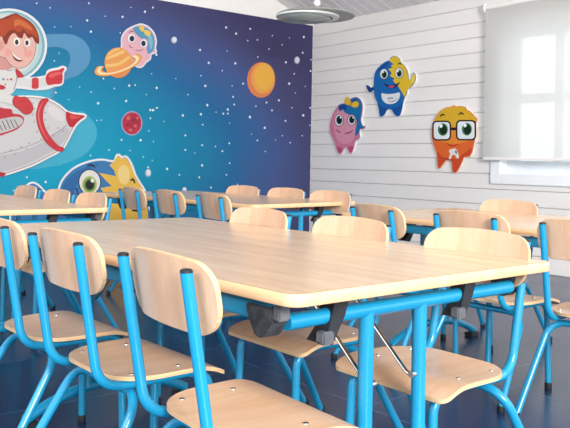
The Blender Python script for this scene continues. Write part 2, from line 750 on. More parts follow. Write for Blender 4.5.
bm = bmesh.new()
fo = .09
for (a, b, c, d) in ((WX0, WX0 + fo, WZ0, WZ1), (WX1 - fo, WX1, WZ0, WZ1), (WX0 + fo, WX1 - fo, WZ0, WZ0 + .083), (WX0 + fo, WX1 - fo, WZ1 - fo, WZ1)):
    add_box(bm, a - WX0, b - WX0, -.028, .09, c - WZ0, d - WZ0, .003)
obj('window_frame', bm, M['frame'], win, kind='structure')
# deep sash behind
bm = bmesh.new()
gx = [(-3.61, -3.30), (-3.232, -2.92), (-2.852, -2.54), (-2.472, -2.16)]
gz = [(.862, 1.322), (1.393, 1.85)]
sy0, sy1 = .085, .125
sx0, sx1, sz0, sz1 = WX0 + .085, WX1 - .085, WZ0 + .08, WZ1 - .085
zs = [sz0, gz[0][0], gz[0][1], gz[1][0], gz[1][1], sz1]
for i in (0, 2, 4):
    add_box(bm, sx0 - WX0, sx1 - WX0, sy0, sy1, zs[i] - WZ0, zs[i + 1] - WZ0, .002)
xs = [sx0] + [q for g in gx for q in g] + [sx1]
for i in range(0, len(xs), 2):
    add_box(bm, xs[i] - WX0, xs[i + 1] - WX0, sy0 + .003, sy1 - .003, sz0 + .002 - WZ0, sz1 - .002 - WZ0, .002)
obj('sash', bm, M['sash'], win, kind='structure')
wbox('glass_pane', M['glass'], sx0, sx1, YW + .103, YW + .107, sz0, sz1, bevel=0)

bl = thing('roller_blind', 'sheer white roller blind pulled down over the window', 'blind', (-2.8, YW - .06, 2.105))
BX0, BX1 = -3.845, -1.7
bm = bmesh.new()
add_tube(bm, [(BX0 + 2.8 + .01, 0, 0), (BX1 + 2.8, 0, 0)], .024, 20)
obj('roller', bm, M['white'], bl)
bm = bmesh.new()
NX, NZ = 30, 24
G = [[bm.verts.new((BX0 + 2.8 + .012 + (BX1 - BX0 - .02) * i / NX, -.018 + .0025 * math.sin(i * .9 + j * .15), -.005 - (2.105 - .875) * j / NZ)) for i in range(NX + 1)] for j in range(NZ + 1)]
for j in range(NZ):
    for i in range(NX):
        bm.faces.new((G[j][i], G[j][i + 1], G[j + 1][i + 1], G[j + 1][i]))
obj('blind_fabric', bm, M['fabric'], bl)
bm = bmesh.new()
add_box(bm, BX0 + 2.8 + .012, BX1 + 2.8, -.027, -.010, -(2.105 - .862), -(2.105 - .885), .004)
obj('bottom_bar', bm, M['white'], bl)
bm = bmesh.new()
pts = [(BX0 + 2.8, .0 + .026 * math.cos(a), -.002 + .034 * math.sin(a)) for a in [2 * PI * k / 24 for k in range(25)]]
add_tube(bm, pts, .006, 8, cap=False)
add_box(bm, BX0 + 2.8 - .004, BX0 + 2.8 + .008, -.02, .058, -.024, .024, .003)
obj('bracket', bm, M['frame'], bl)


# ------------------------------------------------------------------ prints
def spline(pts, n=5):
    m = len(pts)
    out = []
    for i in range(m):
        p0, p1, p2, p3 = (Vector(pts[(i + k) % m]) for k in (-1, 0, 1, 2))
        for k in range(n):
            s = k / n
            out.append(.5 * ((2 * p1) + (p2 - p0) * s + (2 * p0 - 5 * p1 + 4 * p2 - p3) * s * s + (3 * p1 - p0 - 3 * p2 + p3) * s ** 3))
    return [(p.x, p.y) for p in out]


def ell(cx, cy, rx, ry, rot=0, n=36):
    a = R(rot)
    return [(cx + rx * math.cos(q) * math.cos(a) - ry * math.sin(q) * math.sin(a), cy + rx * math.cos(q) * math.sin(a) + ry * math.sin(q) * math.cos(a)) for q in [2 * PI * k / n for k in range(n)]]


def area(p):
    return sum(p[i][0] * p[(i + 1) % len(p)][1] - p[(i + 1) % len(p)][0] * p[i][1] for i in range(len(p))) / 2


def grow(pts, d):
    s = 1 if area(pts) > 0 else -1
    n = len(pts)
    out = []
    for i in range(n):
        a, b = Vector(pts[i - 1]), Vector(pts[(i + 1) % n])
        t = b - a
        if t.length < 1e-6:
            out.append(pts[i])
            continue
        t.normalize()
        q = (pts[i][0] + s * t.y * d, pts[i][1] - s * t.x * d)
        if d > 0 and min(math.hypot(q[0] - p[0], q[1] - p[1]) for p in pts) < d * .93:
            continue               # would fold over itself in a notch
        out.append(q)
    return out


def stroke(pts, w, taper=True):
    ps = [Vector(p) for p in pts]
    if len(ps) > 2:                # smooth curve through the points
        q = [ps[0] * 2 - ps[1]] + ps + [ps[-1] * 2 - ps[-2]]
        ps = [.5 * ((2 * q[i]) + (q[i + 1] - q[i - 1]) * t + (2 * q[i - 1] - 5 * q[i] + 4 * q[i + 1] - q[i + 2]) * t * t + (3 * q[i] - q[i - 1] - 3 * q[i + 1] + q[i + 2]) * t ** 3)
              for i in range(1, len(q) - 2) for t in (0, .2, .4, .6, .8)] + [ps[-1]]
    L, Rr = [], []
    n = len(ps)
    for i, p in enumerate(ps):
        t = (ps[min(i + 1, n - 1)] - ps[max(i - 1, 0)]).normalized()
        k = w / 2 * ((.35 + .65 * math.sin(PI * i / (n - 1))) if taper else 1)
        q = Vector((-t.y, t.x)) * k
        L.append((p + q)[:])
        Rr.append((p - q)[:])
    return L + Rr[::-1]


class Wall:
    """flat printed layers stacked outwards from a wall plane"""
    def __init__(s, kind, base):
        s.kind, s.k, s.base = kind, 0, base

    def p3(s, p, off):
        if s.kind == 'mural':
            y, z = on_mural(*p)
            return (XM + off, y, z)
        x, z = on_wall(*p)
        return (x, YW - off, z)

    def slab(s, bm, pts, d0, d1):
        vs, es, fs, *_ = delaunay_2d_cdt([Vector(p) for p in pts], [], [list(range(len(pts)))], 1, 1e-5)
        A = [bm.verts.new(s.p3(p, d1)) for p in vs]
        B = [bm.verts.new(s.p3(p, d0)) for p in vs]
        cnt = {}
        for f in fs:
            bm.faces.new([A[i] for i in f])
            bm.faces.new([B[i] for i in reversed(f)])
            for i in range(len(f)):
                e = (f[i], f[(i + 1) % len(f)])
                k = tuple(sorted(e))
                cnt[k] = None if k in cnt else e
        for e in cnt.values():
            if e:
                bm.faces.new((A[e[0]], B[e[0]], B[e[1]], A[e[1]]))

    def lay(s, name, col, polys, parent, step=.0003, m=None, rough=.4, joined=False):
        """each printed shape is a piece of its own, unless the shapes join up; returns the first"""
        d0 = s.base + s.k * step
        s.k += 1
        first = None
        for gi, grp in enumerate([polys] if joined else [[p] for p in polys]):
            bm = bmesh.new()
            for pts in grp:
                s.slab(bm, pts, d0 - step * .9, d0 + step * (.2 + .006 * gi))
            bmesh.ops.remove_doubles(bm, verts=bm.verts, dist=1e-6)
            bmesh.ops.triangulate(bm, faces=[f for f in bm.faces if len(f.verts) > 4])
            o = obj(name, bm, m or paint(col, rough), parent, smooth=False)
            first = first or o
        return first


# --- the mural
bm = bmesh.new()
add_box(bm, XM, XM + .004, -1.6, YW - .012, .02, 2.247)
mural = obj('wall_mural', bm, M['mural'], None, smooth=False)
mural['label'] = 'wall-sized printed space mural with rocket, planets and stars, navy to cyan'
mural['category'] = 'mural'
W = Wall('mural', .0045)

stars = []


def zs_(x0, y0, sc, lst):
    for (a, b) in lst:
        stars.append((x0 + a / sc, y0 + b / sc))


zs_(0, 0, 3.5625, [(130, 12), (178, 28), (316, 12), (194, 96), (252, 95), (310, 73), (375, 58), (435, 60), (323, 113), (210, 190), (278, 170), (193, 217), (283, 310), (323, 328), (350, 367), (198, 330), (245, 355), (265, 140)])
zs_(90, 0, 3.5625, [(145, 27), (195, 42), (223, 27), (53, 58), (115, 60), (2, 113), (107, 117), (391, 178), (488, 182), (422, 224), (484, 98), (520, 120), (516, 225), (470, 252), (505, 307), (410, 306), (394, 270), (545, 298), (395, 407), (348, 337), (330, 411), (219, 263), (237, 313), (160, 303), (139, 305), (86, 315), (200, 337), (128, 360), (214, 392), (240, 384), (226, 392), (4, 328), (28, 368), (305, 280), (417, 375), (449, 400), (490, 390), (512, 372), (474, 405), (236, 195), (509, 345), (490, 405), (47, 280)])
zs_(230, 0, 3.5625, [(21, 120), (71, 103), (97, 142), (62, 145), (98, 203), (150, 127), (185, 160), (211, 135), (262, 132), (138, 175), (198, 222), (258, 188), (288, 213), (286, 253), (228, 263), (210, 298), (267, 308), (232, 332), (18, 226), (46, 298), (7, 306), (10, 345), (220, 384), (285, 384), (173, 357), (130, 366), (92, 378), (70, 418), (260, 411), (14, 372), (148, 393)])
zs_(140, 100, 3.167, [(52, 25), (40, 32), (135, 48), (192, 45), (212, 15), (240, 38), (75, 68), (198, 78), (278, 30), (278, 42), (283, 73), (298, 15), (347, 53), (400, 8), (366, 20), (417, 33), (440, 2), (481, 25), (460, 66), (515, 48), (537, 80), (394, 88), (352, 108), (371, 128), (428, 127), (450, 113), (475, 135), (396, 163), (513, 113), (196, 143), (143, 112), (143, 158), (173, 168), (238, 147), (260, 162), (282, 137), (196, 207), (283, 200), (38, 192), (25, 213), (85, 218), (124, 237), (187, 245), (273, 237), (224, 277), (308, 267), (3, 128), (42, 132), (28, 98), (10, 180)])
zs_(0, 100, 3.5625, [(348, 12), (345, 73), (360, 72), (432, 142), (500, 143), (462, 180), (388, 178), (535, 65), (545, 35), (542, 215), (95, 275), (162, 292), (48, 322), (305, 130), (210, 228), (322, 198)])
sizes = sorted([(random.choice((.5, .6, .7, .85, 1.05)), x, y) for x, y in stars], reverse=True)
W.lay('star_print', '#eef8fc', [ell(x, y, q, q * 1.12, n=10) for q, x, y in sizes[:100]], mural)
rest = W.lay('star_print', '#eef8fc', [ell(x, y, q, q * 1.12, n=10) for q, x, y in sizes[100:]], mural, joined=True)
rest['kind'] = 'stuff'

# rocket trail
W.lay('trail_print', '#5b9ac4', [spline([(40, 36), (58, 34), (73, 35), (84, 41), (90, 52), (88, 65), (78, 75), (65, 80), (56, 88), (52, 98), (42, 98), (48, 84), (58, 75), (68, 66), (70, 57), (66, 50), (56, 47), (40, 47)])], mural)
W.lay('trail_print', '#45b4d2', [spline([(78, 112), (89, 117), (96, 128), (95, 141), (85, 154), (66, 163), (42, 168), (30, 168), (55, 155), (70, 138)]), spline([(14, 88), (26, 88), (50, 86), (48, 99), (36, 99), (12, 99)])], mural)


def ball(name, cx, cy, rx, ry, c0, c1, c2, outline=None):
    root = W.lay(name, outline or c0, [ell(cx, cy, rx, ry)], mural)
    if outline:
        W.lay('disc', c0, [ell(cx, cy, rx * .9, ry * .9)], root)
        rx, ry = rx * .9, ry * .9
    W.lay('tone', c1, [ell(cx + rx * .14, cy - ry * .1, rx * .84, ry * .88)], root)
    W.lay('tone', c2, [ell(cx + rx * .2, cy - ry * .16, rx * .66, ry * .72)], root)
    return root


ball('orange_planet_print', 260.8, 80, 14, 17.7, '#e8895a', '#f5ab52', '#f7b94c')['label'] = 'plain orange planet with a shaded left rim'
o = ball('red_planet_print', 131.5, 123.3, 10.6, 12.2, '#b8324a', '#c23a46', '#b02c48', '#a9a8cf')
o['label'] = 'small red planet in a pale outline'
W.lay('crater', '#d8626a', [ell(128, 118, 2, 2.2), ell(135, 126, 1.6, 1.8), ell(130, 130, 1.8, 1.5), ell(137, 118, 1.3, 1.4)], o)
W.lay('crater', '#8c1f3a', [ell(133, 120, 1.4, 1.4), ell(127, 125, 1.7, 1.5)], o)
for (a, b, c, d) in ((173.5, 40.2, 3.0, 3.4), (147.5, 173, 3, 4), (183.7, 189.5, 2.3, 2.5), (296.2, 60.4, 2.8, 3.7)):
    ball('moon_print', a, b, c, d, '#a4adc4', '#ccd3e2', '#e4e9f2')

# ringed planet with a pink creature behind it
pk = spline([(121.5, 44), (122, 37), (126, 31), (132, 27.5), (139, 25), (143, 25.5), (148, 28), (153, 34), (155, 42), (154, 48), (155, 52), (150, 54), (149, 59), (145, 62), (141, 66.5), (136, 66), (128, 60), (122, 52)])
c = W.lay('pink_creature_print', '#e9eef4', [grow(pk, 1.3)], mural)
W.lay('body', '#efb9c3', [pk], c)
W.lay('hair', '#5f9fc4', [spline([(132, 29), (137, 26.5), (146, 28), (152, 34), (154, 42), (153, 50), (148, 54), (146, 49), (147, 43), (141, 39), (136, 35)])], c)
W.lay('hair', '#8cc0d6', [spline([(146, 33), (151, 37), (152, 44), (150, 50), (148.5, 44)])], c)
W.lay('eye', '#d9a3b4', [ell(130.8, 38.3, 4.6, 5.2), ell(143, 43.2, 4.2, 4.8)], c)
W.lay('eye', '#f3f2f4', [ell(130.8, 38.5, 3.9, 4.5), ell(143, 43.4, 3.5, 4.1)], c)
W.lay('pupil', '#23324a', [ell(131.2, 38.8, 2.4, 2.9), ell(142.7, 43.6, 2.2, 2.7)], c)
W.lay('mouth', '#8a4a66', [stroke([(128, 45), (130, 47.3), (132, 48)], .8), stroke([(134, 50), (139, 50.6), (143, 49.2)], .8), stroke([(128, 33), (130.5, 31.4), (133, 31.6)], 1.0)], c)
W.lay('bow', '#f0cf62', [spline([(138.5, 27.5), (140.5, 25), (143.5, 28), (142.5, 31.5), (140, 31)]), spline([(143, 31), (147, 30.5), (150, 33), (149, 36), (145, 35.5)])], c)
o = W.lay('ringed_planet_print', '#f2a45e', [ell(117.5, 62.8, 13.8, 15.2)], mural)
W.lay('band', '#f8c977', [stroke([(105, 59), (114, 55.5), (124, 51)], 3, False), stroke([(105, 66), (118, 64), (129, 57)], 3, False), stroke([(107, 55), (113, 51), (119, 49)], 2, False)], o)
W.lay('shadow_tone', '#e98f55', [spline([(108, 74), (117, 77.5), (127, 74), (131, 66), (126, 70), (116, 73)])], o)


def ring(cx, cy, a, b, rot, w):
    e1, e2 = ell(cx, cy, a, b, rot, 48), ell(cx, cy, a - w, b - w * .42, rot, 48)
    qs = []
    for i in range(48):
        if 29 <= i <= 43:          # the far side passes behind the planet
            continue
        j = (i + 1) % 48
        qs.append([e1[i], e1[j], e2[j], e2[i]])
    return qs


W.lay('ring', '#e58a44', ring(117.2, 65, 24.8, 8.6, -19, 8.5), o, joined=True)
W.lay('ring', '#f7b869', ring(117.2, 65, 24.0, 8.1, -19, 6.6), o, joined=True)
W.lay('ring', '#fdebcb', ring(117.2, 65, 21.6, 7.1, -19, 2.6), o, joined=True)

# big blue and yellow creature at the foot of the mural
bd = spline([(57, 193), (62, 181), (72, 170), (85, 163.5), (100, 160.5), (113, 162), (117, 155.5), (121, 158.5), (125, 157.5), (130, 165), (133.5, 175), (138, 183), (143, 191), (146, 203), (148, 226), (100, 228), (15, 226), (20, 198), (26, 187), (32, 183.5), (38, 186.5), (43, 192), (49, 194)])
c = W.lay('blue_creature_print', '#eef2f4', [grow(bd, 2.0)], mural)
W.lay('body', '#3f80b8', [bd], c)
W.lay('body_tone', '#2f6ca8', [spline([(57, 206), (62, 186), (72, 174), (85, 167), (98, 164), (88, 170), (76, 184), (72, 200), (76, 226), (52, 226)])], c)
W.lay('fur', '#efbf52', [[(112.5, 162), (117, 155), (121, 159), (125, 157.5), (130, 165), (133.5, 175), (138, 183), (143, 191), (146, 203), (148, 226), (103, 226), (106, 207), (107.5, 200), (99.6, 188), (111, 186), (105, 180.5), (98, 172.5), (107, 174.5), (115, 176), (113, 170), (108.5, 165)]], c)
W.lay('fur', '#f7d888', [spline([(120, 166), (126, 166), (129, 175), (126, 184), (119, 182), (117, 173)])], c)
W.lay('eye', '#26324a', [ell(88.8, 182, 11.4, 13)], c)
W.lay('eye', '#eceae2', [ell(88.8, 182, 10.4, 12)], c)
W.lay('iris', '#a7c069', [ell(88.6, 184.5, 7.3, 8.4)], c)
W.lay('iris', '#6f8f45', [ell(88.6, 184.8, 5.6, 6.5)], c)
W.lay('pupil', '#23222a', [ell(88.8, 184.8, 4.2, 4.8)], c)
W.lay('glint', '#f2f4f0', [ell(91.5, 180.5, 1.8, 2)], c)
W.lay('brow', '#1c2438', [stroke([(86, 166), (90, 164.6), (94.5, 167.5)], 2.0), stroke([(129, 180.5), (132, 179.4), (134, 183.5)], 2.0)], c)
W.lay('mouth', '#1d2c50', [stroke([(73, 188), (75.5, 189), (77.5, 187.5)], 1.0), stroke([(75.3, 188.5), (78, 195), (84, 202), (92, 208)], 1.4)], c)

# rocket
rk = spline([(-14, 101), (0, 100), (14, 98), (30, 97.5), (45, 99.5), (57, 105.5), (66, 112.5), (75, 114.5), (84, 116), (78, 121), (72.5, 127.5), (66, 140), (60, 149), (48, 156), (30, 165), (10, 172), (0, 174.5), (-14, 176)])
rocket = W.lay('rocket_print', '#f3f3f1', [grow(rk, 1.9)], mural)
W.lay('hull_outline', '#8a4c54', [rk], rocket)
W.lay('hull', '#d8d4d4', [grow(rk, -.55)], rocket)
W.lay('hull_tone', '#c6c2c6', [spline([(-12, 158), (18, 152), (44, 141), (62, 128), (68, 132), (59, 146), (46, 154), (28, 163), (8, 170), (-12, 173)])], rocket)
W.lay('hull_tone', '#e3dfdd', [spline([(0, 103), (28, 101), (36, 103), (34, 112), (20, 110), (2, 108)]), spline([(46, 104), (56, 108), (63, 114), (62, 121), (50, 116)])], rocket)
W.lay('seam_line', '#8a8488', [stroke([(-12, 156), (18, 149), (42, 140), (58, 131), (66, 125)], .55, False)], rocket)
riv = [(32, 103), (33, 109), (31.5, 115), (33, 122), (36, 132), (40, 139), (47, 106), (44, 113), (44.5, 120), (47, 128), (52, 136), (57, 128), (62, 131), (28, 143), (20, 147), (10, 150), (26, 149), (14, 154), (4, 157)]
W.lay('rivet_dot', '#a9a5a9', [ell(x, y, .9, .9, n=8) for x, y in riv], rocket)
bnd = spline([(40.5, 100), (37, 107), (35.5, 117), (38.5, 130), (45, 142), (54, 149.5), (60.5, 151.3), (62.2, 148), (57, 146), (49, 137), (43.5, 127), (41.5, 117), (43, 107), (47.3, 99.5)])
W.lay('red_band', '#8f2030', [grow(bnd, .5)], rocket)
W.lay('red_band', '#d3343f', [bnd], rocket)
W.lay('red_band', '#e8736f', [stroke([(42, 101.5), (38.5, 109), (37.6, 118), (41, 130), (47, 140)], 1.3)], rocket)
cone = spline([(65.2, 112), (69, 113), (75, 114.8), (83.6, 116), (77.5, 121), (72, 127), (68, 126), (65, 119.5)])
W.lay('nose_cone', '#c42a36', [cone], rocket)
W.lay('nose_cone', '#e4504e', [spline([(69, 114.5), (75, 116), (80, 116.8), (74, 119), (69.5, 119)])], rocket)
sc = spline([(-12, 108), (4, 108.5), (10.5, 109.5), (12, 113.5), (19, 114.8), (23, 119), (20, 126), (10, 132), (-12, 136)])
W.lay('cockpit', '#c5303c', [sc], rocket)
W.lay('cockpit_vent', '#c9c6c4', [spline([(-12, 123), (8, 117.5), (18, 117), (22, 120.5), (19, 125.5), (8, 131), (-12, 135)])], rocket)
W.lay('vent_slot', '#6e6668', [stroke([(x, 119.5 + (x < 4) * 1.5), (x + 4.2, 130 - x * .22)], .9, False) for x in (-3, 1, 5, 9, 13)], rocket)
W.lay('tail_fin', '#b92a38', [spline([(-12, 171), (0, 172), (4.5, 173.5), (2, 176), (-12, 178)])], rocket)

# young astronaut on the rocket
ast = W.lay('astronaut_print', '#eceff2', [ell(7.5, 46, 38.6, 37.2), grow(spline([(44, 77), (47, 72), (52, 70), (57, 69.2), (61, 67.5), (64, 68.8), (61.5, 73), (61.3, 78), (60, 84), (53, 85.5), (46, 88), (34, 89), (22, 87.5), (14, 86), (14, 77), (28, 79)]), 1.6)], mural)
W.lay('helmet', '#86b6c0', [ell(7.5, 46, 36.2, 34.8)], ast)
W.lay('helmet', '#b9d6d6', [ell(6.8, 46, 34.2, 33.2)], ast)
W.lay('helmet', '#d6dfda', [ell(5.5, 45.5, 31.5, 31.2)], ast)
W.lay('suit', '#e2e0dc', [spline([(-10, 66), (2, 65), (12, 68.5), (16, 76), (14, 90), (4, 97), (-10, 97)]), spline([(13, 76), (22, 77.5), (30, 79), (38, 78.5), (45, 77.5), (46, 86), (36, 88), (24, 87), (13, 85)])], ast)
W.lay('suit_line', '#7e7c80', [stroke([(1, 68), (8, 71), (13, 68.5)], .7), stroke([(16, 77), (14.5, 84), (12.5, 90)], .7, False), stroke([(-6, 88), (6, 93), (13, 98)], .7)], ast)
W.lay('neck', '#d99a94', [spline([(-8, 52), (6, 56), (12, 66), (6, 70), (-8, 68)])], ast)
face = spline([(-4, 34), (10, 29), (28, 31), (34, 41), (33.6, 53), (29.5, 62), (22.5, 67.5), (15.5, 68), (9, 64.5), (4, 58), (-3, 54)])
W.lay('face_outline', '#8a5550', [grow(face, .5)], ast)
W.lay('face', '#ecb9ac', [face], ast)
W.lay('cheek', '#f0a69c', [ell(27, 54, 4.2, 3.4), ell(6.5, 53, 3, 4)], ast)
W.lay('ear', '#e0a094', [ell(-.5, 46, 3.2, 5)], ast)
W.lay('hair', '#8a3420', [spline([(-12, 22), (0, 19), (6, 16.5), (14, 13.8), (20, 16.5), (27, 20.5), (33.5, 27), (37.3, 36), (37.6, 44), (34, 42.5), (31, 37.5), (27, 38.5), (23, 33.5), (21, 38.5), (17, 37.5), (13, 33.5), (8.5, 37), (5, 45), (2, 41), (0, 37), (-12, 37)])], ast)
W.lay('hair', '#b94a26', [spline([(-10, 23), (6, 19), (14, 15.5), (22, 19), (30, 25), (35.5, 33), (36, 39), (31, 35), (26, 34), (22, 29.5), (18, 33), (12, 30), (6, 33), (2, 37), (-10, 34)])], ast)
W.lay('hair', '#d6713a', [spline([(14, 20), (22, 21.5), (29, 27), (31, 31), (24, 28), (18, 25.5), (13, 27)])], ast)
W.lay('eye', '#f4f1ea', [ell(15.6, 42.2, 3.4, 4.2), ell(26, 43, 3.1, 4)], ast)
W.lay('pupil', '#2c2a24', [ell(15.4, 42.6, 1.7, 2.6), ell(25.6, 43.2, 1.6, 2.5)], ast)
W.lay('nose', '#d98f84', [stroke([(21.5, 47), (24.6, 49.5), (22.5, 52)], .9)], ast)
W.lay('mouth', '#7a2a2c', [spline([(9.8, 51), (12, 55.5), (17, 58.5), (21.5, 60.6), (17.5, 62), (12.5, 59)])], ast)
W.lay('teeth', '#f3eee4', [spline([(10.8, 52.4), (14, 56), (20.5, 60.2), (16, 59.5), (12, 56.2)])], ast)
W.lay('collar', '#c7333e', [spline([(14, 69), (18, 71), (22.5, 76.5), (19, 78), (15.5, 77)])], ast)
W.lay('cuff', '#d43a42', [spline([(31, 78.5), (36.5, 78.5), (37.2, 84), (36.5, 88.5), (31, 88.5), (30.5, 84)])], ast)
gl = spline([(44.2, 78), (47, 73), (52, 71), (57.5, 70), (61, 68.3), (63, 69.3), (61, 73), (61.2, 78), (59.8, 83.5), (53, 84.5), (46.2, 85)])
W.lay('glove', '#d5363e', [gl], ast)
W.lay('glove', '#e8615c', [spline([(47, 76), (51, 73.5), (57, 72), (60, 73.5), (56, 76), (50, 78)])], ast)
W.lay('finger_line', '#a02530', [stroke([(52, 77), (56, 76.5), (60, 77)], .7), stroke([(53, 80), (57, 79.6), (60, 80.2)], .7)], ast)
W.lay('forearm', '#e2e0dc', [spline([(-8, 86), (2, 89), (9, 95), (13.5, 98), (11, 104.5), (4, 103), (-8, 99)])], ast)
gl2 = spline([(11.5, 100.5), (14, 96), (18, 97.5), (24, 97.5), (28, 101), (31, 106), (31, 110.5), (28, 113.5), (23.5, 114), (18, 109.5), (12.5, 105)])
W.lay('glove', '#96222c', [grow(gl2, .5)], ast)
W.lay('glove', '#d23a40', [gl2], ast)
W.lay('finger_line', '#9c2a32', [stroke([(22, 112), (24, 107.5), (26, 105)], .6), stroke([(25.5, 113), (27, 109), (28.5, 107)], .6), stroke([(18, 103), (21, 101), (24, 103)], .8)], ast)
W.lay('button', '#3a8fb8', [ell(2, 79.5, 1.1, 1.1)], ast)
W.lay('button', '#e0933f', [ell(6, 79.8, 1, 1), ell(4, 84.5, 1, 1)], ast)
W.lay('button', '#cf3a40', [ell(9.7, 79.6, 1.1, 1.1)], ast)
W.lay('hose', '#c5323c', [spline([(-8, 84), (1, 85.5), (4, 88), (0, 90), (-8, 88)])], ast)


INK = .85
# --- the three cut-out boards on the clad wall
def board(name, label, outline, rim, rim_w=.4, thick=.012):
    bm = bmesh.new()
    w = Wall('wall', 0)
    w.slab(bm, grow(outline, rim_w), .008, .016 + thick)
    bmesh.ops.triangulate(bm, faces=[f for f in bm.faces if len(f.verts) > 4])
    o = obj(name, bm, paint(rim), None, smooth=False)
    o['label'] = label
    o['category'] = 'wall decoration'
    o['group'] = 'cut-out figures on the white wall'
    w.base = .016 + thick + .0008
    return o, w


pb = spline([(338, 106), (340.5, 104), (345, 103), (349, 100.5), (352, 98), (357, 97), (361, 100), (363, 106), (362.3, 114), (361.3, 120), (363, 125.5), (366, 126), (364, 129), (360.6, 129.5), (359.6, 133), (360.2, 137), (358, 139.7), (355.8, 141), (354, 148), (352, 152.8), (350, 153), (348, 149.5), (346, 147), (344, 149), (342, 152.6), (340, 153.8), (338, 152), (336, 146.5), (333.6, 140), (331, 134), (330, 127), (331.4, 118.5), (334, 112)])
o, w = board('pink_creature_cutout', 'pink cut-out creature with blue hair and yellow bow, nearest the mural', pb, '#eef0f2')
w.lay('body', '#d8809a', [pb], o)
w.lay('body_tone', '#e39bb0', [spline([(334, 121), (338, 111), (350, 114), (356, 126), (355, 136), (350, 143), (341, 143), (336, 136)])], o)
w.lay('legs_tone', '#cc4a78', [spline([(337, 147.5), (340, 147), (342.5, 148.5), (341, 152.5), (339.5, 153)]), spline([(348.5, 147.5), (351, 146.5), (353.6, 147), (351.5, 152), (350.2, 152.2)])], o)
w.lay('hair', '#1474ac', [spline([(338.4, 107), (340.5, 104.5), (345, 103.5), (349, 101), (352, 98.5), (357, 97.6), (360.6, 100.4), (362.3, 106), (361.6, 114), (360.8, 120.5), (362.6, 126), (364.8, 126.6), (363, 128.6), (360, 129), (358.8, 133.5), (355.4, 136), (356, 128), (357.2, 121.5), (354, 117), (349, 114.5), (345, 112.5), (343, 109.6), (340.5, 111.5)])], o)
w.lay('hair', '#223f92', [spline([(339.2, 107), (344, 104.3), (346.8, 106), (346, 110), (342.6, 108.6), (340.5, 110)]), spline([(352, 101), (356, 98.6), (357.5, 100.5), (353.8, 103)])], o)
w.lay('bow', '#e6bd33', [spline([(344.6, 101.5), (347, 96.6), (350.4, 100), (351.2, 104.5), (348, 105), (345.6, 104)]), spline([(351, 104.4), (355.5, 101.2), (359, 103), (358.2, 106.6), (355, 107.6), (352, 106.4)])], o)
w.lay('bow_knot', '#e08a2c', [ell(351.3, 104.6, 1.5, 1.5)], o)
w.lay('eye', '#8e4560', [ell(339.4, 120.2, 4.7, 6.4), ell(352, 120, 4.3, 5.7)], o)
w.lay('eye', '#eef0f0', [ell(339.4, 120.2, 4, 5.7), ell(352, 120, 3.6, 5)], o)
w.lay('iris', '#2d5a78', [ell(339.7, 120, 3.0, 4.3), ell(352.2, 119.6, 2.8, 3.9)], o)
w.lay('pupil', '#10161e', [ell(339.8, 120.2, 2.2, 3.3), ell(352.3, 119.8, 2.0, 3.0)], o)
w.lay('glint', '#f6f8f8', [ell(341, 117.6, .8, 1), ell(353.4, 117.6, .7, .9)], o)
w.lay('mouth', '#8c2a4c', [stroke([(336.2, 129.2), (338.5, 131.2), (341.5, 132.6)], 1.0), stroke([(344.6, 133.2), (348, 133.2), (351, 132), (353.6, 130)], 1.1)], o)
w.lay('arm', '#d8809a', [spline([(356.5, 135.5), (359, 134.8), (360, 137), (358.4, 139.4), (356.4, 138.6)])], o)

bb = spline([(374, 80), (375, 73), (379, 67), (385, 62), (390, 60), (391.5, 57), (396, 56), (399.6, 58.5), (401.5, 62.5), (405, 66), (408, 72), (409.3, 79.5), (411.6, 78), (412.6, 74), (414.4, 72.6), (416, 76), (415.2, 82), (411.5, 87), (408, 89.5), (407, 94), (404.8, 98), (403.2, 104), (402, 110), (400.3, 115), (398, 116.3), (395, 115), (392.2, 110.4), (389.6, 109), (387, 110.4), (385, 114.2), (382.6, 116.3), (380, 116), (379, 110), (378, 104), (375, 97), (373.8, 90.5), (371.6, 92), (369, 92), (366.6, 87.5), (366.2, 85.2), (369, 85.6), (371, 87.5), (373.6, 86)], 4)
o, w = board('blue_creature_cutout', 'waving cut-out creature, half blue and half yellow, highest of the three', bb, '#f0f1ef')
w.lay('body', '#1768b0', [bb], o)
w.lay('body_tone', '#12519a', [spline([(378, 104), (383, 107), (391, 108), (399, 106.5), (403, 102), (402, 110), (400.2, 115), (398, 115.6), (395.4, 114.4), (392.4, 109.8), (389.6, 108.4), (386.6, 109.8), (384.6, 113.6), (382.6, 115.6), (380.4, 115.2), (379.4, 109.6)]), spline([(376, 72), (380, 67.5), (385.5, 63), (390, 61.5), (387, 66), (380, 71)])], o)
w.lay('arm', '#173f78', [spline([(366.8, 85.8), (369, 86.3), (371.4, 88), (373.6, 87), (373.6, 90), (371.4, 91.4), (369.2, 91.2), (367.2, 87.6)])], o)
w.lay('fur', '#e6c02c', [[(389.6, 61), (390.4, 58.6), (392, 59), (392, 57), (396, 56.2), (399.4, 58.6), (401.2, 62.5), (404.8, 66), (407.6, 72), (409, 80.2), (411.8, 78.4), (412.8, 74.4), (414.4, 73.2), (415.6, 76), (414.8, 82), (411.2, 86.6), (407.8, 89.2), (406.6, 94), (404.6, 97), (402, 92), (399, 87), (393, 80.5), (395, 78.6), (390, 76), (392, 73.2), (388.6, 69), (392.6, 67.6), (391, 65.2), (394, 64.4)]], o)
w.lay('fur', '#f0d868', [spline([(411.6, 82), (413, 77), (414.4, 74.4), (415, 77), (413.6, 81.6)])], o)
w.lay('eye', '#1c2f4a', [ell(384.3, 74, 4.3, 5.5), ell(399.4, 73, 4.3, 5.5)], o)
w.lay('eye', '#eef1ee', [ell(384.3, 74, 3.8, 4.9), ell(399.4, 73, 3.8, 4.9)], o)
w.lay('iris', '#2e7046', [ell(384.6, 74.6, 2.6, 3.6), ell(399.6, 73.4, 2.6, 3.6)], o)
w.lay('pupil', '#141a1a', [ell(384.8, 74.8, 1.7, 2.5), ell(399.6, 73.6, 1.7, 2.5)], o)
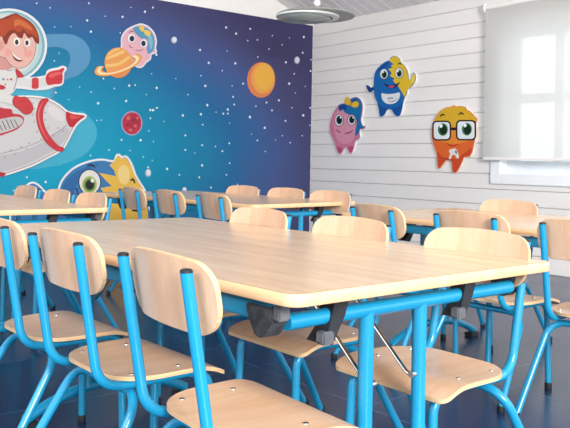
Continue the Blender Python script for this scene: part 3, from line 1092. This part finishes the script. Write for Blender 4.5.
w.lay('glint', '#f6f8f4', [ell(383.4, 72.2, .9, 1), ell(398.4, 71.2, .9, 1)], o)
w.lay('brow', '#26303c', [stroke([(398, 64.5), (400, 63.3), (402, 64.8)], 1.2)], o)
w.lay('mouth', '#18284c', [spline([(384, 82.6), (388, 85), (393, 85.2), (397, 84), (400.4, 81.8), (398.4, 85.4), (394.6, 88), (390, 87.8), (386, 85.6)])], o)
w.lay('tongue', '#d0457e', [spline([(389, 86.4), (392, 85.6), (395, 86.2), (393.6, 87.6), (391, 87.7)])], o)
w.lay('belly_patch', '#e8ebec', [spline([(382.2, 93.4), (386, 94), (391, 94), (396, 93.4), (400, 92.6), (400, 97.6), (396.6, 102.4), (391, 104.2), (385.6, 102.8), (382.4, 98.4)])], o)
w.lay('belly_mark', '#5d6f86', [stroke([(388.4, 97.6), (389.4, 99.2), (391, 97.4), (392.4, 99), (393.6, 97.4)], .8, False), stroke([(388, 100.6), (391.4, 101.8), (396, 100.2), (397.6, 97.6)], .7)], o)

ob = spline([(433.6, 122), (437, 115), (441, 110.4), (446, 107.6), (450.6, 107), (454.4, 105.2), (456, 106.4), (461, 106.2), (466, 107.4), (467, 109.6), (471, 112), (475, 116.5), (477.2, 119.3), (476, 124), (476.4, 133), (474.4, 143), (472.4, 152), (469.4, 156.6), (464.6, 157.4), (463, 160.6), (460, 167), (457, 172), (454, 172.8), (452.4, 169.6), (451.6, 162.4), (448.4, 159.4), (445, 162), (441, 167.4), (438.6, 168), (437.4, 164), (437, 155), (434.2, 146), (432.2, 138), (431.8, 130)], 4)
o, w = board('orange_creature_cutout', 'orange cut-out creature wearing big black square glasses, nearest the window', ob, '#f4e4d4')
w.lay('body', '#e2672c', [ob], o)
w.lay('legs_tone', '#cf4a26', [spline([(437.6, 152), (444, 158), (450, 157), (456, 159), (462, 155), (471, 148), (471.6, 152.4), (469, 156), (464, 156.8), (462.4, 160.4), (459.4, 166.6), (456.6, 171.4), (454.2, 172.2), (453, 169), (452, 162), (448.4, 158.8), (444.6, 161.4), (440.6, 166.8), (438.8, 167.4), (438, 163.6)])], o)
w.lay('fringe_tone', '#e88a30', [spline([(433.4, 128), (440, 118), (455, 122), (470, 118), (475.8, 128), (474, 138), (455, 144), (434, 138)])], o)
w.lay('hair', '#dcae2a', [spline([(434.2, 122), (437.4, 115.4), (441.2, 111), (446, 108.2), (450.6, 107.6), (454.4, 105.8), (456, 107), (461, 106.8), (465.4, 107.8), (466.4, 110), (470.6, 112.4), (474.6, 116.8), (476.4, 119.2), (475, 121.2), (466, 121), (458.4, 122.6), (454, 128), (450, 122.6), (442, 121.4)], 4)], o)


def rsq(x0, y0, x1, y1, r):
    out = []
    for (cx, cy, a) in ((x1 - r, y1 - r, 0), (x0 + r, y1 - r, 90), (x0 + r, y0 + r, 180), (x1 - r, y0 + r, 270)):
        for k in range(6):
            q = R(a + 18 * k)
            out.append((cx + r * math.cos(q), cy + r * math.sin(q)))
    return out


gf = w.lay('glasses', '#241a1c', [rsq(432.6, 120.6, 451.4, 140.6, 4.4), rsq(456.2, 120.0, 476.4, 140.4, 4.4), [(450.6, 127.6), (457, 127.4), (457, 130.2), (450.6, 130.4)]], o)
w.lay('lens', '#e8ecf0', [rsq(434.1, 122.1, 449.9, 139.1, 3.2), rsq(457.8, 121.5, 474.8, 138.9, 3.2)], o)
w.lay('iris', '#3c7a42', [ell(443.2, 129.6, 5, 6.2), ell(467.2, 129.2, 5, 6.3)], o)
w.lay('pupil', '#15241a', [ell(443.6, 129.8, 3.5, 4.6), ell(467.6, 129.4, 3.5, 4.7)], o)
w.lay('glint', '#f4f8f6', [ell(441.4, 126, 1.6, 1.9), ell(465.4, 125.4, 1.6, 1.9)], o)
w.lay('brow', '#3a2412', [stroke([(440.4, 117), (442.6, 114.6), (445.6, 115.2)], 1.7), stroke([(458.8, 115), (461.6, 113), (464.4, 114.8)], 1.7)], o)
w.lay('mouth', '#8a2a14', [stroke([(447.2, 143), (450.4, 145.2), (454.4, 145.6), (458.2, 144)], .9)], o)
w.lay('belly_line', '#9c3018', [stroke([(444, 157.6), (448, 159.4), (451.4, 160)], .8)], o)
w.lay('tooth_emblem', '#ece4dc', [spline([(449.4, 150.6), (452, 149), (456, 148.6), (457.8, 151), (459.4, 155.4), (459, 158.4), (457, 158), (455.2, 155), (452.6, 155.6), (451.4, 158.8), (449.2, 158.6), (450.4, 154)])], o)
w.lay('emblem_mark', '#6a6ab0', [spline([(455.4, 151.4), (456.8, 150.2), (457.6, 153.4), (456.4, 153.6)])], o)

# ------------------------------------------------------------------ tables
GT = 'wood-topped canteen tables with blue frames'
t1 = make_table('canteen_table', 'large wood-topped table with blue tube legs filling the foreground', GT)
t1.location = (-.985, .815, 0)
t1.rotation_euler = (0, 0, .032)
dup(t1, (-3.196, .744, 0), .021, 'wood-topped table at the left edge, before the blue mural creature', GT)
dup(t1, (-3.161, 2.342, 0), .106, 'wood-topped table in the far corner where mural meets white wall', GT)
dup(t1, (-1.02, 2.375, 0), -.012, 'wood-topped table along the white wall below the window blind', GT)

# ------------------------------------------------------------------ chairs: (x, y) of the top of the backrest, yaw, label
GC = 'beech chairs with blue tube frames'
chairs = [
    (-1.197, .668, -3, 'beech chair with blue frame nearest the camera, on the near side of the foreground table'),
    (-1.652, .672, 1, 'beech chair with blue frame, middle one on the near side of the foreground table'),
    (-2.095, .668, 1, 'beech chair with blue frame cut off by the left edge of the photo'),
    (-1.21, 1.63, 180, 'chair on the far side of the foreground table, its seat seen behind the table legs'),
    (-1.672, 1.63, 180, 'middle chair on the far side of the foreground table'),
    (-2.13, 1.63, 180, 'leftmost chair on the far side of the foreground table'),
    (-2.161, 2.183, -8, 'chair at the left end of the window table, below the blue cut-out creature'),
    (-1.713, 2.196, 1, 'chair seen from behind at the window table, just below the orange cut-out creature'),
    (-1.27, 2.2, 6, 'chair seen from behind at the right edge of the photo'),
    (-2.20, 3.19, 180, 'sunlit chair on the wall side of the table under the window'),
    (-4.049, 2.086, -5, 'chair seen from behind in front of the yellow fur of the mural creature'),
    (-3.633, 2.086, -3, 'middle chair seen from behind on the near side of the far corner table'),
    (-3.232, 2.111, -6, 'chair seen from behind at the right end of the far corner table\'s near side'),
    (-4.17, 3.02, 186, 'leftmost chair on the mural side of the far corner table'),
    (-3.757, 3.06, 186, 'middle chair facing the camera behind the far corner table, before dark navy print'),
    (-3.33, 3.05, 185, 'chair facing the camera behind the far corner table, before the white cladding'),
    (-4.34, 1.62, 180, 'farthest chair behind the left table, under the rocket print'),
    (-3.788, 1.58, 180, 'middle chair behind the left table, left of the creature\'s big eye'),
    (-3.375, 1.58, 180, 'chair at the right end of the left table, just below the creature\'s big eye'),
]
proto = None
for (x, y, a, lab) in chairs:
    a = R(a)
    ox, oy = x - .048 * math.sin(a), y + .048 * math.cos(a)
    if proto is None:
        proto = make_chair('school_chair', lab, GC)
        proto.location = (ox, oy, 0)
        proto.rotation_euler = (0, 0, a)
    else:
        dup(proto, (ox, oy, 0), a, lab, GC)

# ------------------------------------------------------------------ ceiling lamp
lp = CAM + ray(316, 15.5) * 6.3
lamp = thing('ceiling_lamp', 'round grey-green glass ceiling lamp with a white ring, hung near the corner', 'lamp', lp)
lr = .325
bm = bmesh.new()
add_lathe(bm, [(.0, .018), (lr * .6, .016), (lr * .97, .006), (lr, 0), (lr * .985, -.006), (lr * .7, -.004), (0, -.004)], (0, 0, 0), 48)
obj('shade_disc', bm, M['olive'], lamp)
bm = bmesh.new()
off = -RX.xy * .07
ci = (off.x, off.y, -.006)
ri = lr * .80
add_lathe(bm, [(ri, .0), (ri, -.014), (ri * .8, -.02), (ri * .77, -.008), (ri * .77, 0)], ci, 48)
obj('ring', bm, M['lampwhite'], lamp)
bm = bmesh.new()
rd = ri * .86
ci = (ci[0] - RX.x * .03, ci[1] - RX.y * .03, ci[2] - .011)
add_lathe(bm, [(rd, -.010), (rd * .9, -.018), (rd * .6, -.026), (rd * .3, -.03), (0, -.031)], ci, 48)
dish = obj('glass_dish', bm, M['lampglass'], lamp)
for k in range(1, 8):
    b2 = bmesh.new()
    rr = rd * (.2 + .1 * k)
    pts = [(ci[0] + rr * math.cos(q), ci[1] + rr * math.sin(q), ci[2] - .031 + .017 * (rr / rd) ** 2) for q in [2 * PI * i / 40 for i in range(41)]]
    add_tube(b2, pts, .0028, 6, cap=False)
    obj('glass_rib', b2, M['olive'], dish)
bm = bmesh.new()
top_z = EAVE + (YW - lp.y) * SLOPE - lp.z
add_tube(bm, [(0, 0, .01), (0, 0, top_z)], .005, 8)
obj('stem', bm, M['white'], lamp)
bm = bmesh.new()
bmesh.ops.create_uvsphere(bm, u_segments=16, v_segments=10, radius=.03, matrix=Matrix.Translation((.01, 0, .10)))
obj('ball_joint', bm, M['lampwhite'], lamp)

# ------------------------------------------------------------------ light
wd = bpy.data.worlds.new('World')
S.world = wd
wd.use_nodes = True
bg = wd.node_tree.nodes['Background']
bg.inputs[0].default_value = (.90, .95, 1.0, 1)
bg.inputs[1].default_value = .95


def area_light(name, loc, aim, sx, sy, power, col):
    l = bpy.data.lights.new(name, 'AREA')
    l.shape = 'RECTANGLE'
    l.size, l.size_y = sx, sy
    l.energy = power
    l.color = col
    o = bpy.data.objects.new(name, l)
    COL.objects.link(o)
    o.location = loc
    o.rotation_euler = (Vector(aim) - Vector(loc)).to_track_quat('-Z', 'Y').to_euler()
    return o


area_light('window_daylight_key', (4.4, -.6, 2.5), (-1.9, 1.2, 1.3), 1.5, 1.4, 250, (1, .97, .93))
area_light('high_seat_fill', (-1.2, -1.9, 2.7), (-2.2, 1.4, .5), 2.0, 1.2, 45, (.97, .98, 1))  # unseen fill lamp, added high up to brighten the seats

area_light('wall_sun_fill', (.2, 2.9, 1.5), (-2.3, 5.2, .5), .8, .8, 14, (1, .98, .95))  # added lamp inside the room, imitates sunlight on the lower clad wall

S.view_settings.view_transform = 'Standard'
S.view_settings.look = 'None'
S.view_settings.gamma = 1
S.view_settings.exposure = 1.32
S.view_settings.use_curve_mapping = False
S.cycles.use_denoising = True

# ------------------------------------------------------------------ camera
cd = bpy.data.cameras.new('Camera')
cam = bpy.data.objects.new('Camera', cd)
COL.objects.link(cam)
cd.sensor_fit = 'HORIZONTAL'
cd.sensor_width = 36
cd.lens = F / 570 * 36
cd.shift_y = -58.96 / 570
cd.clip_start = .02
m = Matrix((RX, UP, -FW)).transposed().to_4x4()
m.translation = CAM
cam.matrix_world = m
S.camera = cam
